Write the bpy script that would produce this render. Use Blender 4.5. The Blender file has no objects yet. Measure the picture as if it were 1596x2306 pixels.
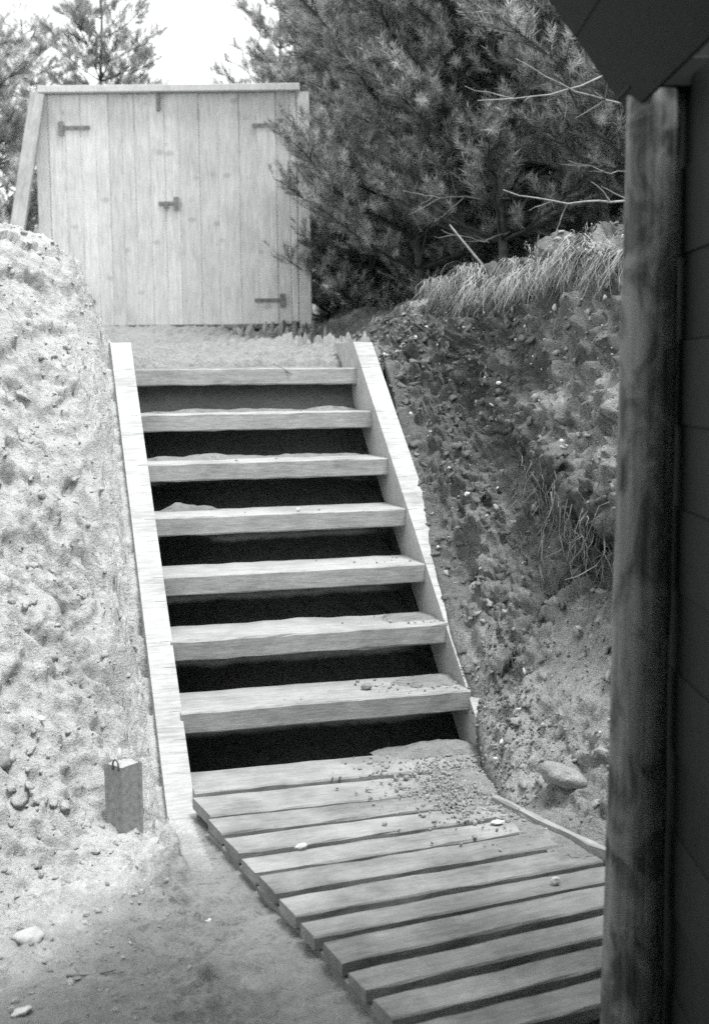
import bpy, math, random
import numpy as np
from mathutils import Vector, Matrix

# ------------------------------------------------------------------ camera, sky, sun, exposure
scene = bpy.context.scene
col = scene.collection
CZ = 1.28
PITCH, ROLL = 0.1074, -0.0101
fwd = Vector((0, math.cos(PITCH), -math.sin(PITCH)))
r0 = Vector((1, 0, 0)); u0 = r0.cross(fwd)
rt = r0 * math.cos(ROLL) + u0 * math.sin(ROLL)
up = -r0 * math.sin(ROLL) + u0 * math.cos(ROLL)
cam_data = bpy.data.cameras.new('camera')
cam = bpy.data.objects.new('camera', cam_data); col.objects.link(cam)
M = Matrix((rt, up, -fwd)).transposed().to_4x4(); M.translation = (0, 0, CZ)
cam.matrix_world = M
cam_data.sensor_fit = 'HORIZONTAL'; cam_data.sensor_width = 24.0
cam_data.lens = 2790.0 / 1596.0 * 24.0
cam_data.clip_start = 0.05; cam_data.clip_end = 2000
cam_data.dof.use_dof = True; cam_data.dof.focus_distance = 4.2; cam_data.dof.aperture_fstop = 3.4
scene.camera = cam

SUN_DIR = Vector((0.24, -0.19, 0.95)).normalized()          # towards the sun: high, a little right and behind the camera, behind thin cloud
world = bpy.data.worlds.new('World'); scene.world = world; world.use_nodes = True
wn = world.node_tree; wn.nodes.clear()
sky = wn.nodes.new('ShaderNodeTexSky'); sky.sky_type = 'NISHITA'; sky.sun_disc = False
sky.sun_elevation = math.asin(SUN_DIR.z); sky.sun_rotation = math.atan2(SUN_DIR.x, SUN_DIR.y)
sky.air_density = 1.0; sky.dust_density = 4.0; sky.ozone_density = 1.0
bw = wn.nodes.new('ShaderNodeRGBToBW')
tint = wn.nodes.new('ShaderNodeMix'); tint.data_type = 'RGBA'; tint.blend_type = 'MULTIPLY'; tint.inputs[0].default_value = 1.0
tint.inputs[7].default_value = (0.985, 1.0, 0.995, 1)
ovc = wn.nodes.new('ShaderNodeMix'); ovc.data_type = 'RGBA'; ovc.inputs[0].default_value = 0.75   # even cloud cover
ovc.inputs[7].default_value = (5.6, 5.6, 5.6, 1)
bg = wn.nodes.new('ShaderNodeBackground'); bg.inputs['Strength'].default_value = 0.13
wo = wn.nodes.new('ShaderNodeOutputWorld')
wn.links.new(sky.outputs[0], bw.inputs[0]); wn.links.new(bw.outputs[0], ovc.inputs[6]); wn.links.new(ovc.outputs[2], tint.inputs[6])
wn.links.new(tint.outputs[2], bg.inputs['Color']); wn.links.new(bg.outputs[0], wo.inputs[0])

sl = bpy.data.lights.new('sun', 'SUN'); sl.energy = 1.35; sl.angle = math.radians(16); sl.color = (1.0, 1.0, 0.99)
so = bpy.data.objects.new('sun', sl); col.objects.link(so)
so.rotation_euler = (-SUN_DIR).to_track_quat('-Z', 'Y').to_euler()

scene.view_settings.view_transform = 'Standard'; scene.view_settings.look = 'None'
scene.view_settings.gamma = 1.0; scene.view_settings.exposure = 1.55
scene.view_settings.use_curve_mapping = False
scene.cycles.use_denoising = False
scene.cycles.max_bounces = 6

# ------------------------------------------------------------------ helpers
rng = np.random.default_rng(7)
random.seed(7)
_T = np.random.default_rng(11).random((32, 32, 32))

def vnoise(p):
    """value noise 0..1 at points p (n,3)"""
    p = np.asarray(p, float); i = np.floor(p).astype(int); f = p - i
    f = f * f * (3 - 2 * f)
    i0 = i & 31; i1 = (i + 1) & 31
    x0, y0, z0 = i0.T; x1, y1, z1 = i1.T; fx, fy, fz = f.T
    def L(a, b, t): return a + (b - a) * t
    return L(L(L(_T[x0, y0, z0], _T[x1, y0, z0], fx), L(_T[x0, y1, z0], _T[x1, y1, z0], fx), fy),
             L(L(_T[x0, y0, z1], _T[x1, y0, z1], fx), L(_T[x0, y1, z1], _T[x1, y1, z1], fx), fy), fz)

def fbm(p, octaves=4, gain=0.5):
    p = np.asarray(p, float); s = 0; a = 1; tot = 0
    for k in range(octaves):
        s = s + a * (vnoise(p * (2.03 ** k) + 17.3 * k) * 2 - 1); tot += a; a *= gain
    return s / tot

def billow(p, octaves=3):
    p = np.asarray(p, float); s = 0; a = 1; tot = 0
    for k in range(octaves):
        s = s + a * (1 - np.abs(vnoise(p * (2.1 ** k) + 9.1 * k) * 2 - 1)); tot += a; a *= 0.5
    return s / tot

_C = np.random.default_rng(23).random((64, 64, 3))
def cells(u, v):
    """2-D cellular noise: per-point random value of the nearest cell, and distance to it"""
    iu, iv_ = np.floor(u).astype(int), np.floor(v).astype(int); best = np.full(u.shape, 9.0); val = np.zeros(u.shape)
    for a in (-1, 0, 1):
        for b in (-1, 0, 1):
            c = _C[(iu + a) & 63, (iv_ + b) & 63]
            d = np.hypot(iu + a + c[..., 0] - u, iv_ + b + c[..., 1] - v)
            m = d < best; best = np.where(m, d, best); val = np.where(m, c[..., 2], val)
    return val, best
def flakes(u, v):
    """crumbly ledges: broken plates of several sizes, warped; about -1..1"""
    p = np.stack([u.ravel(), v.ravel(), 0 * u.ravel()], -1)
    w1 = fbm(p * 9, 2).reshape(u.shape) * .05; w2 = fbm(p * 9 + 50, 2).reshape(u.shape) * .05
    u, v = u + w1, v + w2
    a, da = cells(u * 10, v * 15); b, db = cells(u * 24 + 9, v * 36 + 4); c, dc = cells(u * 42 + 3, v * 60 + 8)
    m = sstep(-.25, .25, fbm(p * 1.7 + 80, 3).reshape(u.shape)); m2 = sstep(-.3, .2, fbm(p * 4 + 20, 2).reshape(u.shape))
    return (a - .5 - .5 * da) * .9 * m + (b - .5 - .4 * db) * .7 * (.35 + .65 * m2) + (c - .5) * .35
def sstep(a, b, x): u = np.clip((x - a) / (b - a), 0, 1); return u * u * (3 - 2 * u)

def mesh_np(name, V, Fa, smooth=False):
    """Fa: (n,k) face index array, k = 3 or 4"""
    V = np.ascontiguousarray(V, dtype=np.float32); Fa = np.ascontiguousarray(Fa, dtype=np.int32)
    me = bpy.data.meshes.new(name); n, k = Fa.shape
    me.vertices.add(len(V)); me.vertices.foreach_set('co', V.ravel())
    me.loops.add(n * k); me.loops.foreach_set('vertex_index', Fa.ravel())
    me.polygons.add(n); me.polygons.foreach_set('loop_start', np.arange(0, n * k, k, dtype=np.int32))
    me.polygons.foreach_set('loop_total', np.full(n, k, dtype=np.int32))
    if smooth: me.polygons.foreach_set('use_smooth', np.ones(n, dtype=bool))
    me.update(calc_edges=True); me.validate()
    return me

def mesh_py(name, V, Fa, smooth=False):
    me = bpy.data.meshes.new(name); me.from_pydata([tuple(v) for v in V], [], [tuple(f) for f in Fa]); me.update()
    if smooth:
        for p in me.polygons: p.use_smooth = True
    return me

def link(name, me, mat=None, parent=None, loc=None, rot=None, **props):
    o = bpy.data.objects.new(name, me); col.objects.link(o)
    if mat is not None and me is not None and not me.materials: me.materials.append(mat)
    if parent is not None: o.parent = parent
    if loc is not None: o.location = loc
    if rot is not None: o.rotation_euler = rot
    for k, v in props.items(): o[k] = v
    return o

def thing(name, label, category, loc=(0, 0, 0), rotz=0.0, group=None):
    o = bpy.data.objects.new(name, None); col.objects.link(o)
    o.location = loc; o.rotation_euler = (0, 0, rotz); o.empty_display_size = 0.1
    o['label'] = label; o['category'] = category
    if group: o['group'] = group
    return o

def plank_mesh(name, L, Wd, T, seed=0, jit=0.002, ch=0.004, seg=10, cut0=0.0, cut1=0.0):
    """board along +X from 0..L, width Wd along Y (centred), thickness T along -Z (top at 0), chamfered, slightly uneven"""
    r = np.random.default_rng(seed)
    c = min(ch, T * .3, Wd * .3)
    sec = np.array([(-Wd/2 + c, 0), (Wd/2 - c, 0), (Wd/2, -c), (Wd/2, -T + c), (Wd/2 - c, -T), (-Wd/2 + c, -T), (-Wd/2, -T + c), (-Wd/2, -c)])
    V = []
    for i in range(seg + 1):
        u = i / seg
        j = r.normal(0, jit, (8, 2)) * 0.3 + np.repeat(r.normal(0, jit * .35, (4, 2)), 2, 0)
        for k, (y, z) in enumerate(sec + j):
            x = u * L
            if i == 0: x += cut0 * y / Wd * 2
            if i == seg: x += cut1 * y / Wd * 2
            V.append((x, y, z))
    Fa = []
    for i in range(seg):
        for k in range(8):
            a, b = i * 8 + k, i * 8 + (k + 1) % 8
            Fa.append((a, a + 8, b + 8, b))
    Fa.append(tuple(range(8))); n = seg * 8
    Fa.append(tuple(n + 7 - k for k in range(8)))
    return mesh_py(name, V, Fa)

def tube_np(pts, rad, sides=6, cap=True):
    """tapered tube along pts -> V, quads"""
    pts = np.asarray(pts, float); n = len(pts); rad = np.broadcast_to(np.asarray(rad, float), (n,))
    tan = np.gradient(pts, axis=0); tan /= np.linalg.norm(tan, axis=1)[:, None] + 1e-9
    ref = np.where(np.abs(tan[:, 2:3]) > .9, np.array([[1., 0, 0]]), np.array([[0, 0, 1.]]))
    e1 = np.cross(tan, ref); e1 /= np.linalg.norm(e1, axis=1)[:, None] + 1e-9; e2 = np.cross(tan, e1)
    an = np.arange(sides) / sides * 2 * np.pi
    V = pts[:, None, :] + rad[:, None, None] * (np.cos(an)[None, :, None] * e1[:, None, :] + np.sin(an)[None, :, None] * e2[:, None, :])
    V = V.reshape(-1, 3)
    i = np.arange(n - 1)[:, None] * sides; k = np.arange(sides)[None, :]
    a = i + k; b = i + (k + 1) % sides
    return V, np.stack([a, b, b + sides, a + sides], -1).reshape(-1, 4)

def tube_mesh(name, pts, rad, sides=6):
    V, Q = tube_np(pts, rad, sides); n = len(V)
    Fa = [tuple(q) for q in Q] + [tuple(range(sides))[::-1], tuple(range(n - sides, n))]
    return mesh_py(name, V, Fa, smooth=True)

class Acc:
    def __init__(s): s.V = []; s.F = []; s.n = 0
    def add(s, V, Fa): s.V.append(V); s.F.append(np.asarray(Fa) + s.n); s.n += len(V)
    def mesh(s, name, smooth=False): return mesh_np(name, np.concatenate(s.V), np.concatenate(s.F), smooth)

def ico():
    t = (1 + 5 ** .5) / 2
    V = np.array([(-1, t, 0), (1, t, 0), (-1, -t, 0), (1, -t, 0), (0, -1, t), (0, 1, t), (0, -1, -t), (0, 1, -t), (t, 0, -1), (t, 0, 1), (-t, 0, -1), (-t, 0, 1)], float)
    V /= np.linalg.norm(V[0])
    Fa = np.array([(0, 11, 5), (0, 5, 1), (0, 1, 7), (0, 7, 10), (0, 10, 11), (1, 5, 9), (5, 11, 4), (11, 10, 2), (10, 7, 6), (7, 1, 8), (3, 9, 4), (3, 4, 2), (3, 2, 6), (3, 6, 8), (3, 8, 9), (4, 9, 5), (2, 4, 11), (6, 2, 10), (8, 6, 7), (9, 8, 1)])
    return V, Fa

def subdiv(V, Fa):
    V = list(map(tuple, V)); cache = {}; out = []
    def mid(a, b):
        k = (min(a, b), max(a, b))
        if k not in cache:
            m = (np.array(V[a]) + np.array(V[b])); m /= np.linalg.norm(m); V.append(tuple(m)); cache[k] = len(V) - 1
        return cache[k]
    for a, b, c in Fa:
        ab, bc, ca = mid(a, b), mid(b, c), mid(c, a)
        out += [(a, ab, ca), (b, bc, ab), (c, ca, bc), (ab, bc, ca)]
    return np.array(V), np.array(out)

ICO_V, ICO_F = ico()
ICO2_V, ICO2_F = subdiv(ICO_V, ICO_F)
ICO3_V, ICO3_F = subdiv(ICO2_V, ICO2_F)

def rot_rand(n, r):
    q = r.normal(size=(n, 4)); q /= np.linalg.norm(q, axis=1)[:, None]; w, x, y, z = q.T
    return np.stack([np.stack([1-2*(y*y+z*z), 2*(x*y-z*w), 2*(x*z+y*w)], -1), np.stack([2*(x*y+z*w), 1-2*(x*x+z*z), 2*(y*z-x*w)], -1), np.stack([2*(x*z-y*w), 2*(y*z+x*w), 1-2*(x*x+y*y)], -1)], 1)

# ------------------------------------------------------------------ materials (the photograph is black and white: all greys, shadows a touch green)
def g(v, k=1.0):
    return (v * 0.985, v, v * 0.995, 1) if v > .12 else (v * 0.90, v, v * 0.975, 1)

class NT:
    def __init__(s, name):
        s.m = bpy.data.materials.new(name); s.m.use_nodes = True
        s.t = s.m.node_tree; s.b = s.t.nodes['Principled BSDF']; s.b.inputs['Roughness'].default_value = .85
        s.b.inputs['Specular IOR Level'].default_value = .25
    def n(s, ty, **kw):
        o = s.t.nodes.new(ty)
        for k, v in kw.items():
            if k.startswith('i_'): o.inputs[k[2:].replace('_', ' ')].default_value = v
            else: setattr(o, k, v)
        return o
    def l(s, a, b): s.t.links.new(a, b)
    def noise(s, vec, scale, detail=4, rough=.55, dist=0):
        o = s.n('ShaderNodeTexNoise'); o.inputs['Scale'].default_value = scale; o.inputs['Detail'].default_value = detail
        o.inputs['Roughness'].default_value = rough; o.inputs['Distortion'].default_value = dist
        if vec is not None: s.l(vec, o.inputs['Vector'])
        return o.outputs['Fac']
    def ramp(s, fac, stops):
        o = s.n('ShaderNodeValToRGB'); e = o.color_ramp.elements
        while len(e) < len(stops): e.new(0.5)
        for el, (p, v) in zip(e, stops): el.position = p; el.color = g(v)
        s.l(fac, o.inputs[0]); return o.outputs[0]
    def mix(s, fac, a, b, mode='MIX'):
        o = s.n('ShaderNodeMix'); o.data_type = 'RGBA'; o.blend_type = mode
        for sock, v in ((o.inputs[0], fac), (o.inputs[6], a), (o.inputs[7], b)):
            if hasattr(v, 'links') or hasattr(v, 'is_linked'): s.l(v, sock)
            else: sock.default_value = v
        return o.outputs[2]
    def mapping(s, vec, scale):
        o = s.n('ShaderNodeMapping'); o.inputs['Scale'].default_value = scale; s.l(vec, o.inputs['Vector']); return o.outputs[0]
    def bump(s, h, strength, dist):
        o = s.n('ShaderNodeBump'); o.inputs['Strength'].default_value = strength; o.inputs['Distance'].default_value = dist
        s.l(h, o.inputs['Height']); s.l(o.outputs[0], s.b.inputs['Normal'])
    def coord(s, w='Object'): return s.n('ShaderNodeTexCoord').outputs[w]
    def rnd(s): return s.n('ShaderNodeObjectInfo').outputs['Random']
    def base(s, c): s.l(c, s.b.inputs['Base Color'])

def math_node(nt, op, a, b=None):
    o = nt.n('ShaderNodeMath'); o.operation = op
    for i, v in enumerate((a, b)):
        if v is None: continue
        if hasattr(v, 'is_linked'): nt.l(v, o.inputs[i])
        else: o.inputs[i].default_value = v
    return o.outputs[0]

def wood(name, lo, hi, along=(1.2, 14, 14), dirt=0.25, spots=None, rnd=.25, knots=False):
    nt = NT(name); c = nt.coord('Object'); r = nt.rnd()
    off = nt.n('ShaderNodeVectorMath'); off.operation = 'ADD'; nt.l(c, off.inputs[0])
    comb = nt.n('ShaderNodeCombineXYZ'); 
    for k, m in enumerate((37.0, 91.0, 53.0)): nt.l(math_node(nt, 'MULTIPLY', r, m), comb.inputs[k])
    nt.l(comb.outputs[0], off.inputs[1]); v = off.outputs[0]
    grain = nt.noise(nt.mapping(v, along), 3.0, 8, .65, .6)
    fine = nt.noise(nt.mapping(v, tuple(a * 1.8 for a in along)), 6.0, 5, .75, .3)
    colr = nt.ramp(grain, [(.36, lo), (.50, (lo + hi) / 2), (.62, hi)])
    colr = nt.mix(.45, colr, nt.ramp(fine, [(.38, lo * .6), (.60, hi * 1.05)]))
    blot = nt.noise(v, 4.0, 5, .6)
    colr = nt.mix(dirt, colr, nt.ramp(blot, [(.35, lo * .55), (.60, hi * 1.02)]), 'MULTIPLY' if False else 'MIX')
    if knots:
        vo = nt.n('ShaderNodeTexVoronoi'); vo.inputs['Scale'].default_value = 5.5; nt.l(nt.mapping(v, (.75, 1.1, 1.1)), vo.inputs['Vector'])
        kn = nt.ramp(vo.outputs['Distance'], [(.09, 1.0), (.17, 0.0)])
        colr = nt.mix(math_node(nt, 'MULTIPLY', kn, .32), colr, g(lo * .3))
    # board-to-board difference
    br = nt.n('ShaderNodeHueSaturation'); nt.l(colr, br.inputs['Color'])
    nt.l(math_node(nt, 'ADD', math_node(nt, 'MULTIPLY', r, rnd), 1 - rnd / 2), br.inputs['Value'])
    nt.base(br.outputs[0])
    nt.bump(math_node(nt, 'ADD', grain, math_node(nt, 'MULTIPLY', fine, .5)), .35, .004)
    return nt.m

M_STRINGER = wood('pale_new_timber', .30, .52, dirt=.28, rnd=.04)
M_TREAD = wood('sawn_timber', .22, .45, (2.2, 22, 22), .30, rnd=.22)
M_DECK = wood('trodden_timber', .15, .35, (2.2, 20, 20), .50, rnd=.22)
M_GATE = wood('gate_timber', .46, .68, (14, 14, .9), .18, rnd=.18, knots=True)
M_WALL = wood('dark_weathered_timber', .024, .032, (10, 10, 1.2), .2, rnd=.3)
M_FRAME = wood('frame_timber', .50, .62, (10, 10, 1.2), .10, rnd=.1)
M_TAR = wood('tarred_timber', .011, .015, (10, 10, 1.2), .2, rnd=.1)

def soil(name, lo, mid, hi, pebble=0.0, bumps=(.6, .012), big=2.5, sandy=None, clod_shade=0.0):
    nt = NT(name); nt.b.inputs['Roughness'].default_value = .95; nt.b.inputs['Specular IOR Level'].default_value = .1
    c = nt.coord('Object')
    n1 = nt.noise(c, big, 5, .6); n2 = nt.noise(c, 22, 6, .7, .4); n3 = nt.noise(c, 160, 3, .7)
    colr = nt.ramp(n1, [(.30, lo), (.48, mid), (.68, hi)])
    colr = nt.mix(.45, colr, nt.ramp(n2, [(.34, lo * .8), (.5, mid), (.66, hi)]))
    colr = nt.mix(.30, colr, nt.ramp(n3, [(.30, lo * .6), (.66, hi * 1.1)]))
    if clod_shade:  # dark flecks painted into the sand colour as shade around clods
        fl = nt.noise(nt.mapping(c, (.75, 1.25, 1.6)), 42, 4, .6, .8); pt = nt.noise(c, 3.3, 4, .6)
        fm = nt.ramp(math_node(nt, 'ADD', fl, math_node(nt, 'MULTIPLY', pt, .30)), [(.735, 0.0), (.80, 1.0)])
        colr = nt.mix(math_node(nt, 'MULTIPLY', fm, clod_shade), colr, g(lo * .45))
    if pebble:
        vo = nt.n('ShaderNodeTexVoronoi'); vo.inputs['Scale'].default_value = 55; nt.l(c, vo.inputs['Vector'])
        pb = nt.ramp(vo.outputs['Distance'], [(.16, 1.0), (.26, 0.0)])
        sel = nt.ramp(nt.noise(c, 40, 2), [(.56, 0.0), (.62, 1.0)])
        colr = nt.mix(math_node(nt, 'MULTIPLY', math_node(nt, 'MULTIPLY', pb, sel), pebble), colr, g(hi * 1.9))
    if sandy:
        at = nt.n('ShaderNodeAttribute'); at.attribute_name = 'sandy'
        sc_ = nt.mix(.5, nt.ramp(n2, [(.34, sandy * .62), (.64, sandy * 1.2)]), nt.ramp(n3, [(.3, sandy * .6), (.66, sandy * 1.25)]))
        colr = nt.mix(at.outputs['Fac'], colr, sc_)
    nt.base(colr)
    h = math_node(nt, 'ADD', n2, math_node(nt, 'MULTIPLY', n3, .35))
    nt.bump(h, *bumps)
    return nt.m

M_SAND = soil('pale_sand', .33, .47, .57, bumps=(.85, .022), clod_shade=.5)
M_GROUND = soil('trodden_sand', .14, .22, .31, sandy=.45, bumps=(.7, .016), clod_shade=.5)
M_EARTH = soil('humus_and_sand', .07, .13, .22, pebble=.6, bumps=(1.0, .035), big=1.8, sandy=.46)
M_EARTHCLOD = soil('earth_clods', .08, .14, .24, bumps=(.8, .02), big=6)
M_SANDCLOD = soil('sandy_clods', .22, .34, .46, bumps=(.8, .02), big=6)

M_UNDERSHADE = soil('shade_toned_earth', .10, .14, .18, bumps=(.6, .02))  # sand toned down: shade under stairs and walkway put into the colour
def plain(name, v, rough=.8, var=.3, scale=30, metal=0):
    nt = NT(name); nt.b.inputs['Roughness'].default_value = rough; nt.b.inputs['Metallic'].default_value = metal
    n = nt.noise(nt.coord('Object'), scale, 4, .6)
    c = nt.ramp(n, [(.3, v * (1 - var)), (.7, v * (1 + var))])
    hs = nt.n('ShaderNodeHueSaturation'); nt.l(c, hs.inputs['Color'])
    nt.l(math_node(nt, 'ADD', math_node(nt, 'MULTIPLY', nt.rnd(), .3), .85), hs.inputs['Value'])
    nt.base(hs.outputs[0]); nt.bump(n, .3, .005)
    return nt.m

M_NEEDLE = plain('pine_needles', .36, .6, .5, 4.5)
M_BARK = plain('pine_bark', .07, .9, .5, 25)
M_DEAD = plain('dead_wood', .24, .8, .4, 30)
M_GRASS = plain('dry_grass', .34, .7, .35, 6)
M_ROOT = plain('roots', .32, .9, .4, 20)
M_IRON = plain('rusty_iron', .17, .7, .3, 40)
M_TIN = plain('dull_tin', .27, .55, .25, 60, metal=.0)
M_TINLID = plain('sand_dusted_lid', .42, .8, .2, 60)
M_STONE = plain('pale_stone', .58, .8, .15, 25)
M_STONE2 = plain('grey_stone', .20, .85, .3, 25)
M_GRAVEL = plain('gravel', .22, .9, .8, 9)
# log post: bark with peeled pale patches
nt = NT('weathered_log'); c = nt.coord('Object')
f1 = nt.noise(nt.mapping(c, (40, 40, 1.6)), 1.6, 7, .65, .4); f2 = nt.noise(nt.mapping(c, (1, 1, .7)), 11, 4, .6, .8)
cc = nt.mix(.6, nt.ramp(f1, [(.36, .05), (.62, .32)]), nt.ramp(f2, [(.42, .03), (.54, .24)]))
nt.base(cc); nt.bump(math_node(nt, 'ADD', f1, f2), .6, .006); M_LOG = nt.m

# ------------------------------------------------------------------ stair frame: s across (0..1 between the stringers), t up the flight
O0 = np.array([-.5698, 3.9778]); YAW = -.2654; RISE, RUN, Z7 = .1897, .2398, .1907
AX = np.array([math.sin(YAW), math.cos(YAW)]); WX = np.array([math.cos(YAW), -math.sin(YAW)])
def to_st(x, y):
    dx, dy = np.asarray(x) - O0[0], np.asarray(y) - O0[1]
    return dx * WX[0] + dy * WX[1], dx * AX[0] + dy * AX[1]
def from_st(s, t):
    s, t = np.asarray(s, float), np.asarray(t, float)
    return O0[0] + s * WX[0] + t * AX[0], O0[1] + s * WX[1] + t * AX[1]
def W3(s, t, z):
    x, y = from_st(s, t); return Vector((float(x), float(y), float(z)))
LINE = lambda t: .165 + .855 * t
def smin(a, b, k): h = np.clip(.5 + .5 * (b - a) / k, 0, 1); return b * (1 - h) + a * h - k * h * (1 - h)
def smax(a, b, k): return -smin(-a, -b, k)
def sstep(a, b, x): u = np.clip((x - a) / (b - a), 0, 1); return u * u * (3 - 2 * u)
PATH = lambda t: np.interp(t, [1.3, 1.46, 2.2, 5.6, 7, 9, 40], [1.325, 1.335, 1.41, 1.70, 1.85, 2.15, 4.5])

# ------------------------------------------------------------------ terrain
def bank_foot(t): return np.interp(t, [-2.4, -1.7, -1.11, -.75, -.35, -.05, .20, .50, .80, 1.1, 2.4, 3.4, 5.4, 8], [1.5, 1.22, .99, .87, .93, 1.010, 1.010, 1.032, 1.066, 1.10, 1.22, 1.36, 1.75, 2.3])
def bank_footz(t): return np.where(t < 0, np.interp(t, [-2.4, -.9, -.35, 0.], [-.03, .0, .02, .13]), np.where(t < 1.46, LINE(t) + .008 - .045 * sstep(.25, 1.15, t), PATH(t) - .02 + .0 * t))
def crest_s(t): return np.interp(t, [-2.4, -.8, .37, 1.65, 3.2, 5.4, 8], [2.15, 1.86, 1.74, 1.62, 1.66, 2.2, 3.0])
def crest_z(t): return np.interp(t, [-2.4, .37, 1.65, 3.2, 5.4, 8, 40], [1.95, 1.80, 1.73, 1.62, 1.86, 2.2, 5.0])

def in_deck(x, y):
    yy = np.clip(y, 1.6, 3.66)
    left = np.interp(yy, [1.6, 2.0, 2.354, 2.83, 3.234, 3.523, 3.66], [.43, .25, .08, -.144, -.323, -.447, -.47]) + .04
    return (y > 1.6) & (y < 3.66) & (x > left) & (x < left + .78)
def base_height(x, y):
    s, t = to_st(x, y)
    # floor of the cutting, and the cut under the flight
    flat = -.055 + 0 * t
    under = LINE(t) - .42
    low = np.where(t < -.02, flat, np.maximum(flat - .05, under))
    low = np.where(t > 1.20, np.maximum(low, np.interp(t, [1.20, 1.56, 1.70, 1.702], [.6, 1.29, 1.30, 1.30])), low)
    low = np.where(t > 1.70, PATH(t), low)
    low = np.where(in_deck(x, y), -.14, low)
    mid = low
    # left bank
    d = np.maximum(-s - .06, 0)
    plane = LINE(np.minimum(t, 1.5)) - .06 + .95 * d + .30 * d * sstep(.2, 1.2, t)
    upper = PATH(np.maximum(t, 1.3)) + 1.9 * np.maximum(-s - .01, 0)
    bank = np.where(t < 1.3, plane, plane + (upper - plane) * sstep(1.3, 1.8, t))
    top = 1.95 - .05 * sstep(.6, 2.0, d) + .10 * sstep(2, 8, d)
    bank = smin(bank, top, .22)
    lowl = np.where(t < 1.4, flat, PATH(t))
    bank = smax(bank, lowl, .10)
    h = np.where(s < -.06, bank, mid)
    # behind the stair head the left bank meets the path without a stringer
    h = np.where((s > -.06) & (t > 1.62), smax(low, upper - .05, .06), h)
    # right bank core (the earth_bank sheet lies in front of this)
    f, c = bank_foot(t), crest_s(t)
    u = np.clip((s - f - .12) / (c - f + .15), 0, 1)
    core = np.minimum(bank_footz(t), crest_z(t)) - .14 + (crest_z(t) - bank_footz(t)) * (u ** 1.6)
    core = core + .22 * sstep(.6, 2.5, s - c) + .02 * np.maximum(s - c - 2, 0).clip(0, 20)
    h = np.where(s > f + .05, np.maximum(np.where(u > 0, core, low - .1), np.minimum(low - .1, core + 1e3)) if False else core, h)
    return h

def rough(x, y, s, t):
    p = np.stack([x, y, 0 * x], -1)
    on_path = sstep(-.12, -.02, s) * (1 - sstep(.95, 1.1, s))
    lowflat = 1 - sstep(-.9, -.2, t + np.maximum(-s, 0) * .9)
    ca, sa = math.cos(.5), math.sin(.5)
    a = .125 * flakes(x * ca + y * sa, -x * sa + y * ca) + .09 * fbm(p * 2.1 + 3, 3) + .025 * (billow(p * np.array([5, 7, 1]) + 5, 3) - .6) + .035 * fbm(p * np.array([11, 16, 1]), 3) + .035 * fbm(p * 40 + 2, 2)
    dents = np.maximum(fbm(p * 7.5 + 40, 2) - .16, 0) * -.14
    a = a + dents
    amp = 1 - .72 * lowflat; amp = amp * (1 - .72 * on_path)
    a = a * amp
    # foot prints in the trodden sand
    for fx, fy, rr, dp in ((-.50, 3.02, .075, .028), (-.36, 3.03, .07, .022), (-.46, 2.83, .10, .022), (-.60, 2.62, .09, .016), (-.27, 2.66, .08, .018), (-.75, 3.15, .06, .02), (-.33, 2.45, .09, .022)):
        q = ((x - fx) ** 2 + ((y - fy) * 1.15) ** 2) / rr ** 2
        a = a - dp * np.exp(-q ** 2) + dp * .35 * np.exp(-((np.sqrt(q) - 1.3) / .3) ** 2)
    return a

HOLLOWS = ((-0.21, 0.02, 0.05, 0.05, 0.035), (-0.33, 0.16, 0.07, 0.05, 0.045), (-0.22, 0.36, 0.05, 0.09, 0.045), (-0.4, 0.42, 0.08, 0.05, 0.05), (-0.28, 0.6, 0.06, 0.05, 0.04), (-0.44, 0.74, 0.09, 0.06, 0.055), (-0.21, 0.8, 0.045, 0.06, 0.04), (-0.32, 0.98, 0.07, 0.05, 0.05), (-0.5, 1.1, 0.09, 0.06, 0.055), (-0.23, 1.14, 0.05, 0.08, 0.045), (-0.36, 1.34, 0.08, 0.05, 0.05), (-0.2, 1.42, 0.05, 0.06, 0.04), (-0.55, 1.5, 0.1, 0.06, 0.06), (-0.28, -0.14, 0.06, 0.05, 0.03), (-0.42, -0.02, 0.07, 0.06, 0.04), (-0.52, 0.22, 0.08, 0.06, 0.05), (-0.4, 1.66, 0.1, 0.05, 0.05))
def slumps(s, t, h, x, y):
    p = np.stack([x, y, 0 * x], -1); w_ = fbm(p * 5 + 12, 3); out = 0 * s
    for hs, ht, rs, rt_, dp in HOLLOWS:
        q = np.sqrt(((s - hs) / rs) ** 2 + ((t - ht) / rt_) ** 2) + .55 * w_
        out = out - 1.7 * dp * (1 - sstep(.5, .9, q))
    hh = h + .16 * fbm(p * 2.4 + 90, 3)
    gate_ = sstep(-.25, .05, fbm(p * 1.6 + 33, 2))
    for lv, dp in ((1.62, .06), (1.18, .035), (.72, .045), (.36, .03), (.95, .04), (1.4, .04)):
        out = out + 1.5 * dp * gate_ * (sstep(lv - .012, lv + .012, hh) * (1 - sstep(lv + .04, lv + .30, hh)))
    return np.where(s < -.11, out * sstep(.11, .17, -s), 0)
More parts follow.
